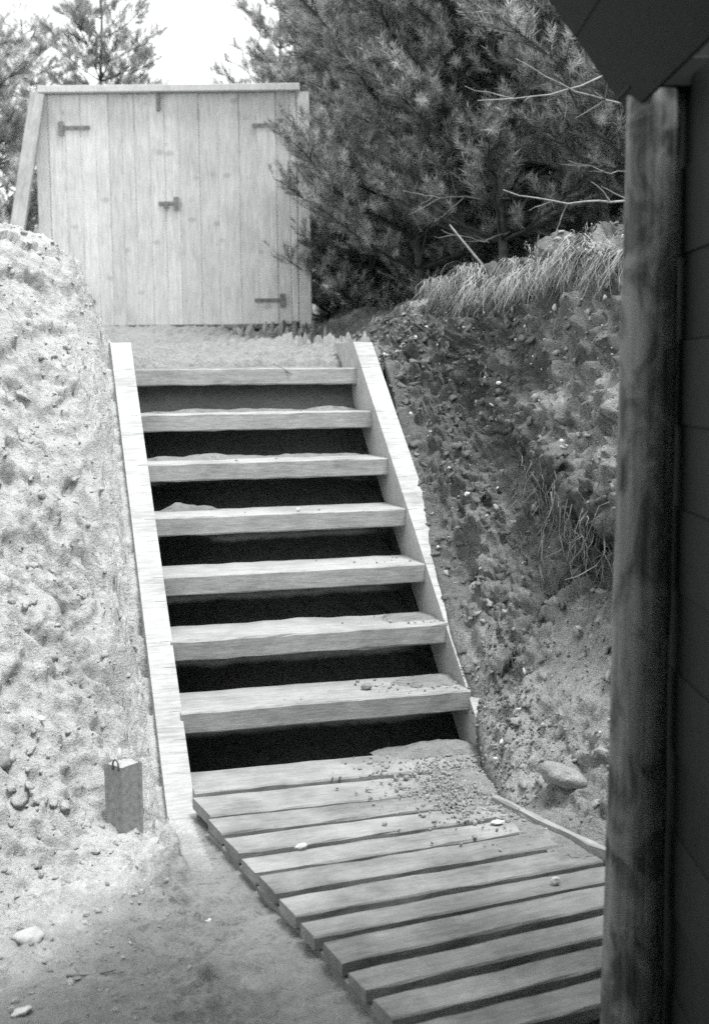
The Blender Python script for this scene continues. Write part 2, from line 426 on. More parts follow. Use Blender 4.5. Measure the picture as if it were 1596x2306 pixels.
def ground_h(x, y):
    x, y = np.asarray(x, float), np.asarray(y, float)
    s, t = to_st(x, y); h = base_height(x, y); r = rough(x, y, s, t)
    near = (1 - sstep(4, 12, np.abs(t - 1)))
    r = np.where(in_deck(x, y), np.minimum(r, .01), r)
    inside = (s > -.09) & (s < 1.1) & (t > -.9) & (t < 1.69)
    r = np.where(inside, np.minimum(r, .004) * .4, r)
    # keep the sand off the top of the left stringer
    clear = (s > -.118) & (s < .0) & (t < 1.6) & (t > -.3)
    r = r * (1 - .7 * np.exp(-((x + .66) ** 2 + (y - 3.45) ** 2) / .16 ** 2))
    h = h + slumps(s, t, h, x, y) * near * (h > .02)
    h = h + r * (.25 + .75 * near)
    h = np.where(clear, np.minimum(h, LINE(t) - .035), h)
    return h

def surface(x, y):
    """ground points; on the left bank the roughness is pushed out along the slope's normal"""
    x, y = np.asarray(x, float), np.asarray(y, float)
    h = ground_h(x, y); b = base_height(x, y); s, t = to_st(x, y)
    e = .05
    hx = (base_height(x + e, y) - base_height(x - e, y)) / (2 * e); hy = (base_height(x, y + e) - base_height(x, y - e)) / (2 * e)
    L_ = np.sqrt(1 + hx ** 2 + hy ** 2); k = sstep(.17, .30, -s) * (1 - sstep(5, 9, np.abs(t - 1))); dr = (h - b) * .34
    return np.stack([x - k * dr * hx / L_, y - k * dr * hy / L_, h * (1 - k) + k * (b + dr / L_)], -1)
def spread(a, b, step, lo, hi, n):
    d = np.arange(a, b + 1e-6, step)
    k = np.linspace(0, 1, n + 1)[1:]
    right = b + step * n * k * 0 + (hi - b) * ((np.exp(5 * k) - 1) / (math.e ** 5 - 1))
    left = a - (a - lo) * ((np.exp(5 * k) - 1) / (math.e ** 5 - 1))
    return np.concatenate([left[::-1], d, right])
xs = spread(-2.35, .95, 0.0085, -90, 90, 50); ys = spread(2.0, 6.6, .0095, -60, 140, 75)
X, Y = np.meshgrid(xs, ys); nx, ny = len(xs), len(ys)
V = surface(X.ravel(), Y.ravel())
ii, jj = np.meshgrid(np.arange(nx - 1), np.arange(ny - 1)); a0 = (jj * nx + ii).ravel()
Q = np.stack([a0, a0 + 1, a0 + nx + 1, a0 + nx], -1)
cx, cy = X.ravel()[Q].mean(1), Y.ravel()[Q].mean(1)
fs_, ft_ = to_st(cx, cy)
foot_line = ft_ + np.maximum(-fs_ - .06, 0) * 1.15 + .30 * fbm(np.stack([cx * 4, cy * 4, 0 * cx], -1), 4) + .10
is_bank = (fs_ < -.06) & (foot_line > -.24) & (cx > -12) & (cy < 9.0)
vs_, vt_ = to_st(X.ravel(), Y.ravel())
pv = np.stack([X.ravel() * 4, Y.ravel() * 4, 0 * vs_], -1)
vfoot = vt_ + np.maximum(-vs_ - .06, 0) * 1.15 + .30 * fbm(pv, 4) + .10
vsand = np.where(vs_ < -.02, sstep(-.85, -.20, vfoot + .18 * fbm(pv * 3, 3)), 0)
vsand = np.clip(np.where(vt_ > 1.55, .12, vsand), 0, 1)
def submesh(name, V, Q, mask):
    q = Q[mask]; used, inv = np.unique(q, return_inverse=True)
    me = mesh_np(name, V[used], inv.reshape(q.shape), smooth=True)
    me.attributes.new('sandy', 'FLOAT', 'POINT').data.foreach_set('value', vsand[used].astype(np.float32))
    return me
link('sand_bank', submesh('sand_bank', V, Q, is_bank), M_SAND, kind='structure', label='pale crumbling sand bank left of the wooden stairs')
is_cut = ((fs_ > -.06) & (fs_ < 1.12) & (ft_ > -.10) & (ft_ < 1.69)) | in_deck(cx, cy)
link('cut_earth', submesh('cut_earth', V, Q, is_cut), M_UNDERSHADE, kind='structure', label='earth under the open stairs, coloured dark for the shade there')
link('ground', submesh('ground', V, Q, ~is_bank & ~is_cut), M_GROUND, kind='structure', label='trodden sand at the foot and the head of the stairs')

# right-hand earth bank: a sheet swept along t, profile with a talus, an undercut and an overhanging turf edge
tt = np.concatenate([np.arange(-2.2, 2.6, .010), np.arange(2.6, 6.5, .04)])
prof = np.array([(0, .0, -.12), (.02, 0, 0), (.15, .20, .08), (.28, .36, .18), (.36, .46, .25), (.43, .52, .32), (.49, .52, .38), (.53, .47, .42), (.60, .50, .50), (.72, .62, .67), (.86, .80, .86), (.95, .94, .97), (1.0, 1.04, 1.0)])
NV = 180
v1 = np.linspace(0, 1, NV)
TT, VV = np.meshgrid(tt, v1, indexing='ij')
pa = np.interp(VV, prof[:, 0], prof[:, 1]); pz = np.interp(VV, prof[:, 0], prof[:, 2])
ga = np.maximum(VV - .02, 0) / .98; gz = np.where(VV < .02, -.12, sstep(0, 1, VV) * .5 + VV * .5)
cut = 1 - sstep(.9, 1.9, TT)
fa = ga + (pa - ga) * cut; fz = gz + (pz - gz) * cut
under = np.exp(-((TT + .22) / .30) ** 2) + .9 * np.exp(-((TT + .75) / .25) ** 2)
fa = fa + cut * under * .34 * np.exp(-((VV - .45) / .06) ** 2) - cut * .07 * np.exp(-((VV - .56) / .05) ** 2) * under
F_, C_ = bank_foot(TT), crest_s(TT); FZ, CZ_ = bank_footz(TT), crest_z(TT)
SS = F_ + (C_ - F_) * fa; ZZ = FZ + (CZ_ - FZ) * fz
# plateau strip behind the crest
k = np.linspace(0, 1, 46)[1:]
ds = 3.2 * k ** 1.6
SS = np.concatenate([SS, C_[:, :1] + (C_ - F_)[:, :1] * .04 + ds[None, :]], 1)
ZZ = np.concatenate([ZZ, CZ_[:, :1] + .10 * sstep(0, .8, ds)[None, :] - .32 * sstep(1.6, 3.2, ds)[None, :]], 1)
TT = np.repeat(TT[:, :1], SS.shape[1], 1)
PX, PY = from_st(SS, TT); P = np.stack([PX, PY, ZZ], -1)
du = np.gradient(P, axis=0); dv = np.gradient(P, axis=1); N = np.cross(dv, du); N /= np.linalg.norm(N, axis=2)[..., None] + 1e-9
if N[len(tt) // 2, 60, 0] > 0: N = -N
pp = P.reshape(-1, 3)
dsp = .10 * fbm(pp * 2.3 + 8, 3) + .11 * (billow(pp * 5.5, 3) - .62) + .05 * fbm(pp * 13 + 3, 3) + .03 * fbm(pp * 36 + 1, 2) + .066 * flakes(TT.ravel() * .95 + pp[:, 2] * .3, (pp[:, 2] + SS.ravel()) * .75)
dsp = dsp - .22 * np.maximum(fbm(pp * 5 + 70, 2) - .22, 0)
dsp = dsp.reshape(P.shape[:2])
vidx = np.concatenate([v1, np.full(len(ds), 1.0)])[None, :]
fade = np.where(vidx < 1, sstep(.0, .16, vidx), 1.0) * np.where(TT < 2.0, 1, .55)
# smooth fan of fallen sand low down
fan = np.exp(-((TT + .42) / .5) ** 2) * np.exp(-((vidx - .24) / .17) ** 2)
P = P + N * (dsp * fade * (1 - .88 * fan) + .05 * fan)[..., None]
nt_, nv_ = P.shape[:2]
i2, j2 = np.meshgrid(np.arange(nt_ - 1), np.arange(nv_ - 1), indexing='ij'); b0 = (i2 * nv_ + j2).ravel()
QB = np.stack([b0, b0 + nv_, b0 + nv_ + 1, b0 + 1], -1)
sandy = 1.0 * np.exp(-((TT + .45) / .62) ** 2) * (1 - sstep(.26, .42, vidx)) * sstep(.01, .05, vidx)
up_ = (1 - sstep(.55, 1.25, TT + .35 * (vidx < 1))) * sstep(.56, .64, vidx) * (1 - sstep(.94, .98, vidx))
sandy = np.clip(sandy + .75 * up_ * sstep(-.28, .22, fbm(pp * 4.3 + 31, 3).reshape(TT.shape)) + .30 * sstep(.05, .4, fbm(pp * 6 + 55, 3).reshape(TT.shape)), 0, 1)
bank_me = mesh_np('earth_bank', P.reshape(-1, 3), QB, smooth=True)
bank_me.attributes.new('sandy', 'FLOAT', 'POINT').data.foreach_set('value', sandy.ravel().astype(np.float32))
link('earth_bank', bank_me if True else mesh_np('earth_bank', P.reshape(-1, 3), QB, smooth=True), M_EARTH, kind='structure', label='dark undercut earth bank right of the wooden stairs')
BANK_P, BANK_N, BANK_T = P, N, TT

# ------------------------------------------------------------------ wooden stairs
stairs = thing('wooden_stairs', 'open wooden stairs with seven thick treads between two pale stringers', 'stairs', W3(0, 0, 0), -YAW)
# local frame of the stairs: x = s, y = t, z = height (origin on the deck level below the lowest nosing)
def stringer_mesh(name, s0, s1, inner):
    """profile in (t,z); saw cuts where each tread is housed, in the half next to the treads"""
    def prof(cuts):
        pts = []
        zt = 1.445; t_top = (zt - .165) / .855; t_bot = (-.10 - .165) / .855
        pts.append((t_bot, -.10))
        cs = []
        if cuts:
            for n in range(7):
                for dz in (0.0, -.072):
                    z = Z7 + n * RISE + dz; t = (z - .165) / .855
                    if t_bot + .02 < t < t_top - .02: cs.append((t, z))
            cs.sort()
            for t, z in cs:
                e = .0008
                pts += [(t - e * .76, z - e * .65), (t + .010, z - .0006), (t + .010, z + .0006), (t + e * .76, z + e * .65)]
        pts.append((t_top, zt)); pts.append((t_top + .345, zt + .004))
        pts.append((t_bot + .30, -.10))
        return pts
    mid = s0 + (s1 - s0) * (.55 if inner == 1 else .45)
    V, Fa = [], []
    for (a, b, cuts) in ((s0, mid, inner == 0), (mid, s1, inner == 1)):
        pr = prof(cuts); n = len(pr); o = len(V)
        V += [(a, t, z) for t, z in pr] + [(b, t, z) for t, z in pr]
        Fa.append(tuple(range(o, o + n))); Fa.append(tuple(range(o + 2 * n - 1, o + n - 1, -1)))
        for i in range(n):
            j = (i + 1) % n; Fa.append((o + i, o + n + i, o + n + j, o + j)[::-1])
    return mesh_py(name, V, Fa)
link('stringer', stringer_mesh('stringer', -.088, 0.0, 1), M_STRINGER, stairs)
link('stringer', stringer_mesh('stringer', 1.0, 1.088, 0), M_STRINGER, stairs)
for n in range(7):
    me = plank_mesh('tread', 1.012, .27, .072, 40 + n, .0022 if n != 1 else .0045, .005, 16)
    tr = link('tread', me, M_TREAD, stairs, (-.006, n * RUN + .135, Z7 + n * RISE), (math.radians((.15, -.2, .1, -.15, .2, 0, .1)[n]), 0, 0))
# ------------------------------------------------------------------ slatted walkway
walk = thing('slatted_walkway', 'slatted wooden walkway leading from the foot of the stairs to the right', 'walkway', (0, 0, 0))
gaps = [((-.498, 3.728), 15.2), ((-.447, 3.523), 16.2), ((-.381, 3.377), 17.6), ((-.323, 3.234), 18.9), ((-.260, 3.104), 20.4), ((-.206, 2.964), 21.4), ((-.144, 2.830), 22.6), ((-.094, 2.718), 22.9),
        ((-.031, 2.588), 23.6), ((.017, 2.466), 24.0), ((.080, 2.354), 24.0), ((.135, 2.235), 23.8), ((.190, 2.115), 23.6), ((.242, 2.0), 23.6)]
eA, eB = np.array([.453, 3.542]), np.array([.665, 3.159])
ed = (eB - eA) / np.linalg.norm(eB - eA)
def right_len(p, ang):
    d = np.array([math.cos(ang), math.sin(ang)]); Mx = np.array([d, -ed]).T
    return float(np.linalg.solve(Mx, eA - p)[0])
# bottom step board, parallel to the treads
p0 = W3(0, -.138, 0)
link('board', plank_mesh('board', 1.0, .205, .04, 90, .0025, .005, 12), M_DECK, walk, (p0.x, p0.y, .002), (0, 0, -YAW))
for i in range(len(gaps) - 1):
    (a, ta), (b, tb) = gaps[i], gaps[i + 1]
    a, b = np.array(a), np.array(b); ang = math.radians((ta + tb) / 2); dv2 = np.array([math.cos(ang), math.sin(ang)])
    la, lb = right_len(a, math.radians(ta)), right_len(b, math.radians(tb)); L = (la + lb) / 2
    am = a + dv2 * L / 2; bm = b + np.array([math.cos(math.radians(tb)), math.sin(math.radians(tb))]) * L / 2
    nrm = np.array([-dv2[1], dv2[0]])
    wid = abs((a - b) @ nrm) - (.034 + .0004 * i)
    st0 = (a + b) / 2 - dv2 * random.uniform(-.003, .004)
    if i > 8: L = min(L, (2.26 - st0[1]) / dv2[1]) if st0[1] < 2.2 else L
    me = plank_mesh('board', L, wid, .034, 100 + i, .0025, .004, 12, cut0=wid / 2 / math.tan(math.radians(114.3) - ang))
    link('board', me, M_DECK, walk, (st0[0], st0[1], random.uniform(-.003, .003)), (0, random.uniform(-.003, .003), ang))
e0, e1 = np.array([-.447, 3.523]), np.array([.242, 2.0]); dl = (e1 - e0) / np.linalg.norm(e1 - e0)
q0 = e0 + np.array([-dl[1], dl[0]]) * .028 + dl * .02
link('runner', plank_mesh('runner', 1.62, .05, .085, 3, .003, .004, 10), M_DECK, walk, (q0[0], q0[1], -.038), (0, 0, math.atan2(dl[1], dl[0])))
q0 = eA - ed * .10 + np.array([-ed[1], ed[0]]) * .012
link('edge_board', plank_mesh('edge_board', .75, .022, .09, 5, .003, .003, 10), M_DECK, walk, (q0[0], q0[1], .022), (0, 0, math.atan2(ed[1], ed[0])))
# runners under the boards
for off in (.42, .76):
    q0 = np.array([-.47, 3.56]) + np.array([.95, .33]) * off; dirn = np.array([.42, -.907])
    link('runner', plank_mesh('runner', 1.75, .06, .05, int(off * 100), .002, .004, 6), M_DECK, walk, (q0[0], q0[1], -.041), (0, 0, math.atan2(dirn[1], dirn[0])))

# ------------------------------------------------------------------ plank gate at the head of the path
GY = 9.6
gate = thing('plank_gate', 'tall double gate of pale vertical planks at the head of the stairs', 'gate', (-1.37, GY, 1.66))
def gpart(name, me, mat, parent, x, y, z, rot=(0, 0, 0)):
    return link(name, me, mat, parent, (x + 1.37 if parent is gate else x, y - GY if parent is gate else y, z - 1.66 if parent is gate else z), rot)
def vboard(name, wid, h, th, seed, jit=.0015):
    """vertical board: base at 0, centred in x, front face at y=0 going back +th"""
    me = plank_mesh(name, h, wid, th, seed, jit, .006, 6)
    me.transform(Matrix(((0, 1, 0, 0), (0, 0, -1, 0), (1, 0, 0, 0), (0, 0, 0, 1))))
    me.update()
    for p in me.polygons: pass
    return me
def door_piece(dr, x0, x1):
    for z0 in (.18, 1.42):
        link('ledger', box_mesh('ledger', x0 + .03, x1 - .03, .026, .056, z0, z0 + .12), M_GATE, dr)
seams = [-2.278, -2.153, -2.037, -1.924, -1.826, -1.725, -1.632, -1.515, -1.407, -1.297, -1.146, -1.001, -.845, -.705, -.565, -.462]
def ledger_mesh(x0, x1):
    V, Fa = [], []
    for z0 in (.80,):
        o = len(V)
        for x in (x0 + .03, x1 - .03):
            for y in (.024, .055):
                for z in (z0, z0 + .12): V.append((x, y, z))
        Fa += [tuple(o + i for i in f) for f in ((0, 1, 3, 2), (4, 6, 7, 5), (0, 4, 5, 1), (2, 3, 7, 6), (0, 2, 6, 4), (1, 5, 7, 3))]
    return mesh_py('door', V, Fa)
doorL = link('door', ledger_mesh(-2.278 + 1.37, -1.409 + 1.37), M_GATE, gate, (0, 0, .045))
doorR = link('door', ledger_mesh(-1.405 + 1.37, -.462 + 1.37), M_GATE, gate, (0, 0, .045))
for i in range(15):
    wv = seams[i + 1] - seams[i]; dr = doorL if i < 8 else doorR
    me = vboard('plank', wv + .004, 1.722 + random.uniform(-.008, .004), .022, 200 + i)
    link('plank', me, M_GATE, dr, ((seams[i] + seams[i + 1]) / 2 + 1.37, (-.0035 if i % 2 else .0035) + random.uniform(-.001, .001), 0))
def box_mesh(name, x0, x1, y0, y1, z0, z1, ch=.003):
    me = plank_mesh(name, x1 - x0, y1 - y0, z1 - z0, 1, 0, ch, 1)
    me.transform(Matrix.Translation((x0, (y0 + y1) / 2, z1))); return me
GX = 1.37
door_piece(doorL, -2.278 + GX, -1.409 + GX); door_piece(doorR, -1.405 + GX, -.462 + GX)
link('top_rail', box_mesh('top_rail', -2.335 + GX, -.38 + GX, -.06, .05, 1.772, 1.822), M_FRAME, gate)
link('post', vboard('post', .095, 1.90, .095, 301), M_FRAME, gate, (-2.331 + GX, .005, -.13))
link('post', vboard('post', .095, 1.90, .095, 302), M_FRAME, gate, (-.357 + GX, -.01, -.13))
link('cover_strip', vboard('cover_strip', .050, 1.70, .020, 303), M_GATE, gate, (-.433 + GX, -.012, .06))
# leaning brace on the left
b0, b1 = Vector((-2.325 + GX, -.115, 1.755)), Vector((-2.60 + GX, -.26, .10))
me = plank_mesh('brace', (b1 - b0).length, .105, .05, 310, .002, .004, 4)
br = link('brace', me, M_STRINGER, gate, b0)
xa = (b1 - b0).normalized(); za = Vector((0, -1, 0)); za = (za - xa * za.dot(xa)).normalized(); ya = za.cross(xa)
br.matrix_local = Matrix((xa, ya, za)).transposed().to_4x4() @ Matrix.Identity(4)
br.location = b0
def hinge_mesh(x0, x1, side):
    V, Fa = [], []
    def bx(xa, xb, za, zb, y0, y1):
        o = len(V)
        for x in (xa, xb):
            for y in (y0, y1):
                for z in (za, zb): V.append((x, y, z))
        Fa.extend([tuple(o + i for i in f) for f in ((0, 1, 3, 2), (4, 6, 7, 5), (0, 4, 5, 1), (2, 3, 7, 6), (0, 2, 6, 4), (1, 5, 7, 3))])
    bx(x0, x1, -.016, .012, -.010, -.0045)
    xh = x0 if side < 0 else x1
    bx(xh - .020, xh + .020, -.055, .045, -.016, -.0105)
    for k in (.25, .55, .85): 
        xx = x0 + (x1 - x0) * k; bx(xx - .006, xx + .006, -.008, .004, -.014, -.0102)
    return mesh_py('hinge', V, Fa)
for (x0, x1, z, side, dr) in ((-2.182, -1.965, 1.478, -1, doorL), (-.742, -.520, 1.482, 1, doorR), (-.745, -.532, .180, 1, doorR), (-2.182, -1.965, .18, -1, doorL)):
    link('hinge', hinge_mesh(x0 + GX, x1 + GX, side), M_IRON, dr, (0, -.001, z))
link('turn_button', box_mesh('turn_button', -1.457 + GX, -1.432 + GX, -.03, -.0065, 1.64, 1.765), M_IRON, gate)
la = hinge_mesh(-1.462 + GX, -1.325 + GX, 1); la.name = 'latch'
link('latch', la, M_IRON, gate, (0, -.004, .957))
link('padlock', box_mesh('padlock', -1.418 + GX, -1.385 + GX, -.036, -.016, .918, .952), M_IRON, gate)
link('gap_shade_bar', box_mesh('gap_shade_bar', -2.27 + GX, -.45 + GX, .0, .05, -.06, .012), M_TAR, gate)  # black bar painting the shadow gap under the doors

# ------------------------------------------------------------------ dark shelter the picture is taken from
SH = thing('timber_shelter', 'dark tarred timber shelter with a log post framing the right edge', 'shelter', (0, 0, 0))
PY0 = 2.3
# log post
nz, na = 60, 28
zz = np.linspace(-.10, 1.785, nz); an = np.arange(na) / na * 2 * np.pi
ZA, AA = np.meshgrid(zz, an, indexing='ij')
pn = np.stack([np.cos(AA).ravel() * .6, np.sin(AA).ravel() * .6, ZA.ravel() * 1.5], -1)
rad = .056 + .004 * fbm(pn * 3, 3).reshape(ZA.shape) + .003 * (billow(pn * np.array([9, 9, 2.5]), 2).reshape(ZA.shape) - .6) - .004 * ZA + .006 * np.clip(.5 - ZA, 0, 1)
VX = np.stack([rad * np.cos(AA) - .006 + .010 * (ZA - .9), rad * np.sin(AA), ZA], -1).reshape(-1, 3)
i3, j3 = np.meshgrid(np.arange(nz - 1), np.arange(na), indexing='ij'); a3 = (i3 * na + j3).ravel(); b3 = (i3 * na + (j3 + 1) % na).ravel()
QP = np.stack([a3, b3, b3 + na, a3 + na], -1)
link('log_post', mesh_np('log_post', VX, QP, True), M_LOG, SH, (.545, PY0, 0), label='weathered log post with peeling bark')
# side wall under the eave, running back from the post
for i in range(12):
    link('side_board', box_mesh('side_board', .60 + .004 * (i % 2), .622 + .004 * (i % 2), -1.38, PY0 + .06, -.05 + i * .155, .103 + i * .155), M_WALL, SH)
# front infill wall right of the post: upright tarred boards
for i in range(9):
    x0 = .575 + i * .125
    link('wall_board', vboard('wall_board', .129, 3.0, .022, 400 + i), M_WALL, SH, (x0 + .0625, PY0 + .085 + .026 * (i % 2), -.06))
link('wall_plate', box_mesh('wall_plate', .492, 1.6, PY0 - .045, PY0 + .06, 1.787, 1.84), M_TAR, SH)
# roof: boards running from front to back on the right slope and an added, unseen left one, held by rafters
ridge = Vector((-.196, 0, 2.745)); slope = math.atan(1.385)
for side in (1, -1):
    for k in range(15):
        dd = .012 + k * .172
        if ridge.z - math.sin(slope) * (dd + .16) < (1.74 if side > 0 else .12): break
        x = ridge.x + side * math.cos(slope) * (dd + .085); z = ridge.z - math.sin(slope) * (dd + .085)
        fy = PY0 + .06 if side > 0 else 1.35  # unseen left slope stops short: added to keep light off the log post
        me = plank_mesh('roof_board', fy + 1.40, .172, .024, 500 + k, .001, .002, 1)
        link('roof_board', me, M_TAR, SH).matrix_local = (
            Matrix.Translation((x + side * .024 * math.sin(slope), fy, z + .024 * math.cos(slope))) @ Matrix.Rotation(side * slope, 4, 'Y') @ Matrix.Rotation(-math.pi / 2, 4, 'Z'))
    for yy in (1.2, .0, -1.2):
        Lr = 1.22 if side > 0 else 2.9
        if side < 0 and yy > 1.3: continue
        me = plank_mesh('rafter', Lr, .05, .09, 600, .001, .003, 1)
        link('rafter', me, M_TAR, SH).matrix_local = (Matrix.Translation((ridge.x + side * .01, yy, ridge.z - .02)) @ Matrix.Rotation(0 if side > 0 else math.pi, 4, 'Z') @ Matrix.Rotation(slope, 4, 'Y'))
link('ridge_beam', box_mesh('ridge_beam', -.25, -.15, -1.4, PY0 + .05, 2.66, 2.74), M_TAR, SH)
for i in range(14):  # unseen back wall, added to keep the interior dark
    x0 = -1.9 + i * .25
    h = max(.2, 2.68 - 1.385 * max(abs(x0 + .196), abs(x0 + .25 + .196)))
    link('added_back_board', vboard('added_back_board', .247, h, .022, 450 + i), M_TAR, SH, (x0 + .125, -1.42, .0))

# ------------------------------------------------------------------ pines
def needle_tufts(pos, dirs, r, n_needles=34, length=.075, width=.0042, shoot=.085):
    """brushes of needles along short shoots; pos (n,3) shoot bases, dirs (n,3)"""
    n = len(pos); dirs = dirs / (np.linalg.norm(dirs, axis=1)[:, None] + 1e-9)
    ref = np.where(np.abs(dirs[:, 2:3]) > .8, np.array([[1., 0, 0]]), np.array([[0, 0, 1.]]))
    e1 = np.cross(dirs, ref); e1 /= np.linalg.norm(e1, axis=1)[:, None]; e2 = np.cross(dirs, e1)
    k = n_needles
    u = np.tile(np.linspace(0, 1, k), (n, 1)) + r.normal(0, .03, (n, k))
    ang = (np.arange(k) * 2.39996)[None, :] + r.random((n, 1)) * 6.28 + r.normal(0, .3, (n, k))
    open_ = 1.25 - .55 * u + r.normal(0, .15, (n, k))
    sh = shoot * r.uniform(.7, 1.25, (n, 1))
    base = pos[:, None] + dirs[:, None] * (u * sh)[..., None]
    rad_ = np.cos(ang)[..., None] * e1[:, None] + np.sin(ang)[..., None] * e2[:, None]
    nd = np.cos(open_)[..., None] * dirs[:, None] + np.sin(open_)[..., None] * rad_
    nd[..., 2] += .10
    ln = length * r.uniform(.65, 1.1, (n, k)) * r.uniform(.8, 1.15, (n, 1))
    tip = base + nd * ln[..., None]
    side = np.cross(nd, rad_); side /= np.linalg.norm(side, axis=2)[..., None] + 1e-9
    side = side * width * .5
    V = np.stack([base - side, base + side, tip], 2).reshape(-1, 3)
    return V, np.arange(len(V)).reshape(-1, 3)

def pine(name, label, x, y, z0, H, R, seed, z_low=.15, dense=1.0, whorl=.26, trunk_r=.05, lean=(0, 0), zmax=None, needle=(30, .072, .0055), group=None, dead=(), upsweep=.55, skip=0.0, yscale=1.0):
    r = np.random.default_rng(seed)
    root = thing(name, label, 'tree', (x, y, z0), 0, group)
    nn = 14; hh = np.linspace(-.15, H, nn)
    tp = np.stack([lean[0] * hh / H + np.cumsum(r.normal(0, .012, nn)), lean[1] * hh / H + np.cumsum(r.normal(0, .012, nn)), hh], -1)
    link('trunk', tube_mesh('trunk', tp, np.linspace(trunk_r, .008, nn), 8), M_BARK, root)
    wood_ = Acc(); tp_pos, tp_dir = [], []
    h = z_low
    while h < H - .05:
        f = h / H
        if zmax and z0 + h > zmax: break
        c = np.array([np.interp(h, hh, tp[:, 0]), np.interp(h, hh, tp[:, 1]), h])
        nb = int(r.integers(6, 9) * dense ** .5 + .5); a0 = r.random() * 6.28
        for b in range(nb):
            if r.random() < skip: continue
            az = a0 + b * 6.283 / nb + r.normal(0, .25)
            L = R * (1 - f) ** .62 * r.uniform(.65, 1.12) + .10
            if f < .25: L *= .8 + .8 * f
            m = 7; q = np.linspace(0, 1, m)
            d = np.array([math.cos(az), math.sin(az) * yscale, 0]); el = r.uniform(.10, .45) + .25 * f
            bend = np.cumsum(r.normal(0, .03, (m, 3)), 0) * L
            pts = c + d * (q * L * math.cos(el))[:, None] + np.array([0, 0, 1]) * (q * L * math.sin(el) + upsweep * L * .5 * q ** 2.2 - .06 * L * q)[:, None] + bend * q[:, None]
            wood_.add(*tube_np(pts, np.linspace(.013, .004, m) * (L / .9) ** .5, 4))
            ns = max(3, int(L / .034 * dense))
            for k in range(ns):
                w0 = r.uniform(.22, 1.0) ** .75 if k else 1.0
                bp = np.array([np.interp(w0, q, pts[:, i]) for i in range(3)])
                tl = r.uniform(.07, .26) * (1.1 - .55 * w0) * min(1, L / .6) + .02
                ta = az + r.choice([-1, 1]) * r.uniform(.5, 1.2) if k else az
                td = np.array([math.cos(ta), math.sin(ta) * yscale, r.uniform(.1, .9)]); td /= np.linalg.norm(td)
                tip = bp + td * tl
                wood_.add(*tube_np(np.stack([bp, (bp + tip) / 2 + r.normal(0, .01, 3), tip]), np.array([.004, .003, .002]), 3))
                cnt = 1 + int(tl / .085)
                for e in range(cnt):
                    ee = (e + 1) / cnt
                    tp_pos.append(bp + td * tl * ee * .95); dd = td + r.normal(0, .35, 3); dd[2] += .45
                    tp_dir.append(dd)
        h += whorl * r.uniform(.75, 1.2) * (1 - .25 * f)
    # leader
    tp_pos.append(np.array([tp[-1, 0], tp[-1, 1], H - .05])); tp_dir.append(np.array([0, 0, 1.]))
    link('branches', wood_.mesh('branches', True), M_BARK, root)
    V, Fa = needle_tufts(np.array(tp_pos), np.array(tp_dir), r, needle[0], needle[1], needle[2])
    link('crown', mesh_np('crown', V, Fa), M_NEEDLE, root)
    for pts, rd in dead:
        pts = np.array(pts) - np.array([x, y, z0]); kk = np.linspace(0, len(pts) - 1, 16)
        fine_ = np.stack([np.interp(kk, np.arange(len(pts)), pts[:, i]) for i in range(3)], -1)
        fine_[1:] += np.cumsum(r.normal(0, .006, (15, 3)), 0)
        ac = Acc(); ac.add(*tube_np(fine_, np.linspace(rd * .75, rd * .22, 16), 6))
        for _ in range(4):
            i0 = int(r.integers(6, 15)); d = (fine_[i0] - fine_[i0 - 1]); d /= np.linalg.norm(d); d = d + r.normal(0, .5, 3); ln = r.uniform(.06, .2)
            q = fine_[i0] + np.linspace(0, 1, 5)[:, None] * d * ln + np.cumsum(r.normal(0, .006, (5, 3)), 0) * np.linspace(0, 1, 5)[:, None]
            ac.add(*tube_np(q, np.linspace(rd * .3, rd * .12, 5), 5))
        link('dead_branch', ac.mesh('dead_branch', True), M_DEAD, root)
    return len(tp_pos)

def gz(x, y): return float(ground_h(np.array([x]), np.array([y]))[0])
nt_count = 0
G = 'pines crowding the top of the right bank'
specs = [
 # x, y, H, R, seed, low, dense, label
 (.43, 8.3, 4.2, 1.10, 21, .25, 1.0, 'pine right beside the gate, its twigs hiding the right gate post'),
 (.95, 7.6, 4.0, 1.05, 22, .35, 1.0, 'pine above the middle of the grassy bank edge'),
 (1.75, 6.9, 3.8, 1.05, 23, .45, 1.0, 'pine mostly behind the log post with bare dead branches reaching left'),
 (1.45, 8.8, 4.6, 1.25, 24, .2, .9, 'darker pine in the second row between the two front pines'),
 (.45, 10.6, 4.8, 1.35, 25, .1, .85, 'pine behind the right end of the gate, standing out against the sky'),
 (2.6, 8.4, 4.4, 1.3, 26, .2, .8, 'pine at the back right, under the slanting shelter roof'),
 (1.6, 11.0, 5.2, 1.6, 27, .1, .8, 'shaded pine deep behind the front pines'),
 (-.02, 10.9, 3.2, 1.0, 29, .0, .9, 'low bushy pine filling the gap beside the foot of the right gate post'),
 (.75, 9.6, 3.0, 1.0, 30, .0, .9, 'low bushy pine between the front pines, its branches touching the ground'),
 (.12, 9.95, 1.5, .8, 35, .0, 1.1, 'knee-high pine shrub right of the gate post foot'),
 (.62, 10.2, 1.7, .9, 36, .0, 1.1, 'young pine shrub in the shade behind the bank edge'),
 (.35, 12.0, 3.0, 1.2, 37, .0, .9, 'shaded bushy pine seen low between the trunks'),
 (1.15, 9.1, 1.6, .9, 38, .0, 1.1, 'young pine shrub behind the leaning stick'),
 (3.2, 11.2, 5.4, 1.8, 28, .1, .7, 'shaded pine farthest back on the right'),
]
